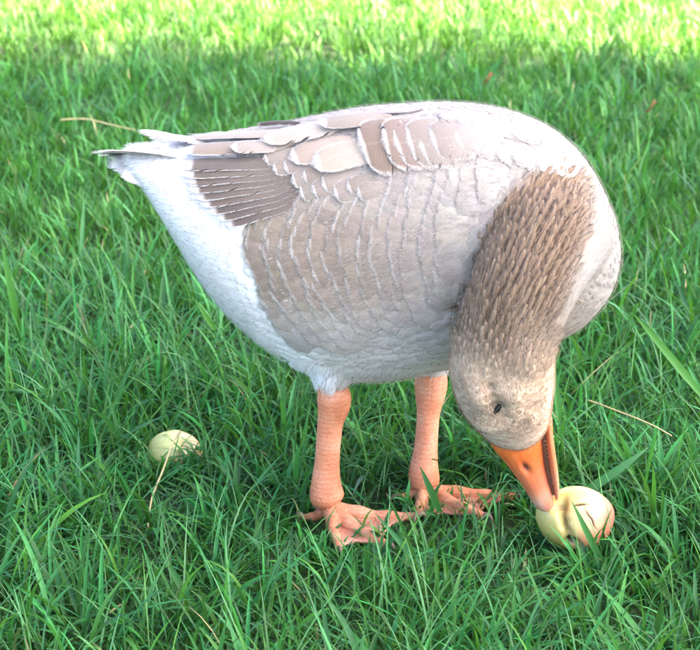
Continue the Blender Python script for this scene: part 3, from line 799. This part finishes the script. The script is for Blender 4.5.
def pecked_apple():
    bm = bmesh.new(); bmesh.ops.create_icosphere(bm, subdivisions=7, radius=1)
    me = bpy.data.meshes.new('apple'); bm.to_mesh(me); bm.free(); q = get_co(me).astype(float)
    q /= np.linalg.norm(q, axis=1)[:, None]; n = len(q); dark, flesh = np.zeros(n), np.zeros(n)
    r = 1 + .025 * np.sin(q[:, 0] * 3 + 1) + .02 * np.sin(q[:, 2] * 4 + q[:, 1] * 3)
    wob = .06 * np.sin(q[:, 2] * 6 + q[:, 0] * 4) + .02 * np.sin(q[:, 2] * 15 + q[:, 1] * 9)
    for d, w, dp, L, ln, kind in ((vdir(-.40, .05), .11, .30, (.30, 0, -1), .62, 0), (vdir(-.50, .52), .20, .22, (1, 0, .2), .22, 0), (vdir(-.18, -.66), .13, .30, (1, 0, .1), .17, 1),
                                  (vdir(.03, .50), .040, .10, (1, 0, .30), .20, 1), (vdir(.28, .08), .018, .07, (.42, 0, -1), .36, 1), (vdir(.60, -.35), .016, .06, (.05, 0, 1), .16, 1), (vdir(.45, -.55), .014, .05, (.3, 0, 1), .12, 1)):
        d = np.array(d); l = np.array(L, float); l -= d * (l @ d); l /= np.linalg.norm(l)
        g = np.exp(-np.abs((q @ np.cross(d, l) + wob * .5) / w) ** 2.0 - np.abs(np.arctan2(q @ l, q @ d) / ln) ** 3) * (q @ d > 0)
        r -= dp * g
        if kind: dark = np.maximum(dark, g)
        else: flesh = np.maximum(flesh, g)
    co = q * r[:, None] * np.array([.0435, .036, .0345])
    me.vertices.foreach_set('co', co.astype(np.float32).ravel()); me.update(); cols = []
    for p, k, f in zip(q, dark, flesh):
        left = smooth(-.25, -.55, p[0] + .30 * p[2])
        c = mixc((.50, .41, .15), (.54, .43, .22), smooth(-.3, .4, p[0]))
        c = mixc(c, (.60, .17, .115), smooth(-.25, .75, p[0] * .95 - p[2] * .40 + .12 * math.sin(7 * p[2] + 4 * p[1])) * .9)
        c = mixc(c, (.44, .47, .12), smooth(.55, 1, p[2]) * .4)
        c = mixc(c, mixc((.42, .38, .09), (.55, .48, .16), smooth(-.6, .4, p[2])), left)
        c = mixc(c, (.36, .24, .085), smooth(.55, .95, f) * .75)
        cols.append((*mixc(c, (.085, .03, .015), min(1, max(0, k * 1.9 - .45))), 1))
    set_col(me, cols); o = link('apple', shade(me), M_APPLE); o.location = C1
    tag(o, 'larger yellow and pink pecked apple with splits, under the tip of the beak', 'apple', 'apples lying in the grass')
pecked_apple()
C2 = at(175, 454, .105)
def paint2(p, k):
    c = mixc((.50, .52, .20), (.58, .50, .26), smooth(-.2, .7, p.x)); c = mixc(c, (.52, .30, .14), smooth(.35, .95, p.x) * .45)
    return mixc(c, (.20, .10, .04), min(1, max(0, k * 1.6 - .5)))
apple('apple', C2, .0325, Vector((.5, -.3, .75)), [(vdir(.30, .22), .03, .10, (.4, 0, 1), .4), (vdir(.60, .0), .03, .10, (.4, 0, 1), .3), (vdir(-.3, -.35), .03, .07, (1, 0, .15), .4), (vdir(.15, -.5), .25, .2, None, 0)], paint2,
    'small pale green apple half sunk in the grass left of the goose', (1, .95, .86))

# ------------------------------------------------------------------ grass
FEET = [(0.0 + at(327, 500, -.066).x, -.066), (at(425, 484, -.002).x, -.002)]
def length_field(x, y):
    f = np.ones_like(x)
    def dip(cx, cy, rx, ry, k, f):
        q = ((x - cx) / rx) ** 2 + ((y - cy) / ry) ** 2
        return np.minimum(f, k + (1 - k) * np.clip((q - .5) / 1.2, 0, 1))
    for fx, fy in FEET: f = dip(fx + .035, fy - .05, .10, .085, .42, f)
    f = dip(FEET[1][0] + .07, FEET[1][1] - .045, .06, .06, .40, f)
    f = dip(C1.x, C1.y - .05, .055, .05, .85, f); f = dip(C1.x - .05, C1.y - .065, .055, .085, .55, f); f = dip(C2.x, C2.y - .07, .06, .10, .72, f)
    return f
def blades(n, xr, yr, L, W, lean, curl, levels, across, hue, tuft=0, hole=None, seed=0, mask=None):
    r = np.random.default_rng(seed)
    if tuft:
        m = max(1, n // tuft); tc = np.stack([r.uniform(*xr, m), r.uniform(*yr, m)], 1); ti = r.integers(0, m, n)
        off = r.normal(size=(n, 2)) * .010; x, y = (tc[ti] + off).T; az = np.arctan2(off[:, 1], off[:, 0]) + r.normal(size=n) * .5; tl = r.uniform(.75, 1.25, m)[ti]
    else:
        x, y = r.uniform(*xr, n), r.uniform(*yr, n); az = r.uniform(0, 2 * np.pi, n); tl = np.ones(n)
    # wind-laid patches
    fld = np.sin(x * 5.1 + 1.3 * np.sin(y * 3.7)) + np.cos(y * 4.3 + 1.1 * np.sin(x * 2.9))
    az = az + .55 * fld
    keep = np.ones(n, bool)
    if mask is not None: keep &= mask(x, y, r)
    for cx, cy, rr in hole or []: keep &= (x - cx) ** 2 + (y - cy) ** 2 > rr * rr
    x, y, az, tl, fld = x[keep], y[keep], az[keep], tl[keep], fld[keep]; n = len(x)
    l = r.uniform(*L, n) * tl * length_field(x, y) * (1 + .18 * np.sin(x * 9 + y * 4) * np.cos(y * 7 - x * 3)); w = r.uniform(*W, n)
    th0 = np.abs(r.normal(size=n)) * lean; kap = r.uniform(.2, 1, n) * curl; tw = r.normal(size=n) * .9
    P = np.zeros((n, levels, 3)); p = np.stack([x, y, np.full(n, -.006)], 1); dirn = np.zeros((n, levels, 3))
    for k in range(levels):
        s = k / (levels - 1); th = th0 + kap * s ** 1.6
        d = np.stack([np.sin(th) * np.cos(az), np.sin(th) * np.sin(az), np.cos(th)], 1); dirn[:, k] = d; P[:, k] = p
        p = p + d * (l / (levels - 1))[:, None]
        p[:, 2] = np.maximum(p[:, 2], .004)
    vs, cs, us = [], [], []
    hh, ss = r.normal(size=n), r.uniform(.45, 1.75, n)
    c = np.array(hue)[None] * ss[:, None]; g = np.clip(hh * .5, -1, 1)[:, None]
    c = c * (1 - np.maximum(g, 0)) + np.array([.060, .185, .020]) * ss[:, None] * np.maximum(g, 0)
    c = c * (1 + np.minimum(g, 0)) + np.array([.012, .085, .034]) * ss[:, None] * np.maximum(-g, 0)
    dry = (r.random(n) < .012) & (w < .0045); c[dry] = np.array([.40, .33, .17]) * ss[dry][:, None]
    for k in range(levels):
        s = k / (levels - 1); side = np.stack([-np.sin(az + tw * s), np.cos(az + tw * s), 0 * az], 1)
        d = dirn[:, k]; side = side - d * (side * d).sum(1)[:, None]; side /= np.linalg.norm(side, axis=1)[:, None]
        nrm = np.cross(d, side); ww = w * (.55 + .9 * s if s < .45 else (1 - ((s - .45) / .55) ** 1.7) * .955 + .02) * .5
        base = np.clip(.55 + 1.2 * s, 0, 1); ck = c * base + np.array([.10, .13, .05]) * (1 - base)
        for j in range(across):
            v = 2 * j / (across - 1) - 1
            vs.append(P[:, k] + side * (v * ww)[:, None] + (nrm * (abs(v) * ww * .45)[:, None] if across == 3 else 0))
            cs.append(np.concatenate([ck, np.ones((n, 1))], 1)); us.append(np.stack([np.full(n, s), np.full(n, j / (across - 1))], 1))
    m = levels * across; vs = np.stack(vs, 1).reshape(-1, 3); cs = np.stack(cs, 1).reshape(-1, 4); us = np.stack(us, 1).reshape(-1, 2)
    q = np.array([(k * across + j, k * across + j + 1, (k + 1) * across + j + 1, (k + 1) * across + j) for k in range(levels - 1) for j in range(across - 1)])
    return vs, (np.arange(n)[:, None, None] * m + q[None]).reshape(-1, 4), cs, us
HOLES = [(FEET[0][0], FEET[0][1], .022), (FEET[1][0], FEET[1][1], .022), (C1.x, C1.y, .034), (C2.x, C2.y, .024)]
GR = Geo(); HUE = (.019, .190, .040)
# thatch: short thin blades close to the ground
GR.add(*blades(34000, (-.95, .95), (-.62, .75), (.020, .045), (.0014, .0032), .75, 1.2, 4, 2, (.005, .036, .009), 0, HOLES, 21))
# turf
GR.add(*blades(18000, (-.95, .95), (-.62, .75), (.030, .075), (.0014, .0040), .85, 1.9, 6, 3, HUE, 9, HOLES, 22))
GR.add(*blades(10500, (-.95, .95), (-.62, .75), (.050, .105), (.0026, .0060), .90, 1.8, 7, 3, HUE, 5, HOLES, 23))
GR.add(*blades(1500, (-.95, .95), (-.62, .75), (.07, .14), (.0042, .0080), .90, 1.4, 8, 3, (.035, .19, .05), 4, HOLES, 24))
GR.add(*blades(8000, (-.95, .95), (-.62, .75), (.07, .15), (.0012, .0026), .9, 1.4, 8, 2, (.09, .24, .09), 0, HOLES, 30))
# tufts that rise round the fruit and the toes
GR.add(*blades(70, (C1.x - .055, C1.x + .055), (C1.y - .075, C1.y - .042), (.030, .060), (.0025, .0055), .45, 1.2, 7, 3, HUE, 0, None, 41))
GR.add(*blades(60, (C2.x - .05, C2.x + .05), (C2.y - .075, C2.y - .035), (.035, .065), (.0025, .0055), .45, 1.2, 7, 3, HUE, 0, None, 42))
GR.add(*blades(50, (FEET[0][0] - .02, FEET[0][0] + .12), (FEET[0][1] - .10, FEET[0][1] - .065), (.05, .09), (.0025, .0050), .5, 1.2, 7, 3, HUE, 0, None, 43))
# long loose blades over the tangle
GR.add(*blades(2600, (-.95, .95), (-.62, .75), (.07, .125), (.0030, .0062), .55, 1.5, 7, 3, (.03, .21, .05), 3, HOLES, 44))
# middle distance
GR.add(*blades(60000, (-1.9, 1.9), (.75, 2.1), (.03, .07), (.0022, .0045), .5, 1.4, 5, 2, (.046, .20, .034), 10, None, 25))
GR.add(*blades(9000, (-1.9, 1.9), (.75, 2.1), (.06, .11), (.004, .007), .5, 1.4, 6, 2, (.04, .20, .04), 5, None, 26))
GR.add(*blades(68000, (-2.4, 2.4), (2.1, 4.2), (.035, .08), (.003, .006), .5, 1.4, 4, 2, (.085, .19, .028), 9, None, 27))  # far strip: yellow of the sunlight put into the blade colour
# a few long single blades
def hero(a, b, w, bulge, c):
    n, V, C, U2 = 12, [], [], []
    ax = (b - a); sd = ax.cross(Vector((0, -1, .4))).normalized(); up = sd.cross(ax).normalized()
    if up.z < 0: up = -up
    for i in range(n + 1):
        u = i / n; ww = w * .5 * (min(1, .6 + u * 1.6) if u < .4 else max(.03, 1 - ((u - .4) / .6) ** 1.8))
        m = a + ax * u + up * (bulge * 4 * u * (1 - u))
        for v in (-1, 0, 1): V.append(m + sd * (ww * v) + up * (abs(v) * ww * .4)); C.append((*c, 1)); U2.append((u, v * .5 + .5))
    GR.add(V, [(i * 3 + j, i * 3 + j + 1, i * 3 + j + 4, i * 3 + j + 3) for i in range(n) for j in (0, 1)], C, U2)
for (r0, y0, t0, y1, w, bl, c) in (((606, 572), -.17, (571, 500), -.165, .0075, .004, (.045, .19, .05)), ((572, 500), -.06, (650, 446), -.03, .010, .008, (.03, .16, .05)), ((702, 396), .02, (632, 312), .06, .009, .006, (.06, .22, .03)),
        ((452, 600), -.2, (374, 512), -.16, .008, .006, (.04, .19, .06)), ((440, 512), -.09, (420, 466), -.085, .008, .003, (.025, .13, .03)), ((216, 640), -.27, (158, 546), -.2, .009, .006, (.05, .2, .05)),
        ((280, 640), -.27, (210, 560), -.22, .008, .010, (.04, .18, .06)), ((700, 640), -.25, (640, 560), -.2, .008, .012, (.06, .2, .03)), ((20, 330), .4, (2, 240), .42, .010, .006, (.06, .22, .03)), ((215, 330), .32, (196, 300), .33, .007, .003, (.07, .24, .03)),
        ((560, 420), .02, (552, 352), .04, .006, .004, (.04, .18, .04)), ((96, 640), -.27, (60, 560), -.22, .008, .012, (.04, .17, .06))):
    hero(at(*r0, y0), at(*t0, y1), w, bl, c)
# the lawn going on all round
def outside(x, y, r): return ~((np.abs(x) < .95) & (y > -.62) & (y < .75)) & ~((np.abs(x) < 1.9) & (y >= .75) & (y < 2.1)) & ~((np.abs(x) < 2.4) & (y >= 2.1) & (y < 4.2))
GR.add(*blades(80000, (-5, 5), (-3, 8), (.04, .09), (.006, .011), .5, 1.3, 3, 2, HUE, 7, None, 28, outside))
tag(link('grass', GR.mesh('grass'), M_GRASS), 'green uncut lawn grass with long tangled blades', 'grass', kind='stuff')

# ------------------------------------------------------------------ dry stalks and small dead leaves
def stalk(name, pts, r0, r1, label, mat=M_STRAW, group='pale dry stalks in the lawn'):
    rows = catmull([(*p, lerp(r0, r1, i / (len(pts) - 1)), lerp(r0, r1, i / (len(pts) - 1)) * .5) for i, p in enumerate(pts)], 6)
    bm = bmesh.new(); loft_bm(bm, tube_rings(rows, 6, Vector((0, 0, 1)))); me = bpy.data.meshes.new(name); bm.to_mesh(me); bm.free()
    return tag(link(name, shade(me), mat), label, 'dry stalk', group)
stalk('dry_stalk', [at(148, 527, -.085), at(152, 498, -.05), at(163, 470, -.01), at(172, 445, .045), at(181, 431, .055)], .0022, .0016, 'bent straw-coloured stalk in front of the small pale green apple')
stalk('dry_stalk', [at(60, 120, 1.25), at(85, 119, 1.24), at(112, 125, 1.22), at(135, 130, 1.2)], .0018, .001, 'pale dry stalk lying level behind the tail of the goose')
stalk('dry_stalk', [at(588, 400, .02), at(615, 410, .0), at(650, 424, -.02), at(672, 436, -.03)], .0011, .0007, 'thin tan stalk slanting through the grass right of the beak')
def dead(c, s, label, seed):
    r = random.Random(seed); bm = bmesh.new(); n1, n2 = 6, 4; g = []
    for k in (0, 1):
        gg = []
        for i in range(n1 + 1):
            u = i / n1; w = s * .45 * math.sin(math.pi * min(1, u * .95 + .05)) + s * .03
            gg.append([bm.verts.new((c.x + (u - .5) * s * .6 + .2 * s * v, c.y + w * v, c.z + (u - .3) * s * .8 + s * .25 * v * v + (.0008 if k else 0) + .1 * s * math.sin(3 * u + v))) for v in np.linspace(-1, 1, n2 + 1)])
        g.append(gg)
    for k in (0, 1):
        for i in range(n1):
            for j in range(n2): bm.faces.new((g[k][i][j], g[k][i + 1][j], g[k][i + 1][j + 1], g[k][i][j + 1]))
    me = bpy.data.meshes.new('dead_leaf'); bm.to_mesh(me); bm.free()
    return tag(link('dead_leaf', shade(me), M_DEAD), label, 'leaf', 'small dead leaves')
dead(at(489, 82, 1.75), .026, 'tiny brown dead leaf in the grass above the back of the goose', 1)
dead(at(652, 110, 1.35), .024, 'tiny brown dead leaf in the grass at the upper right', 2)
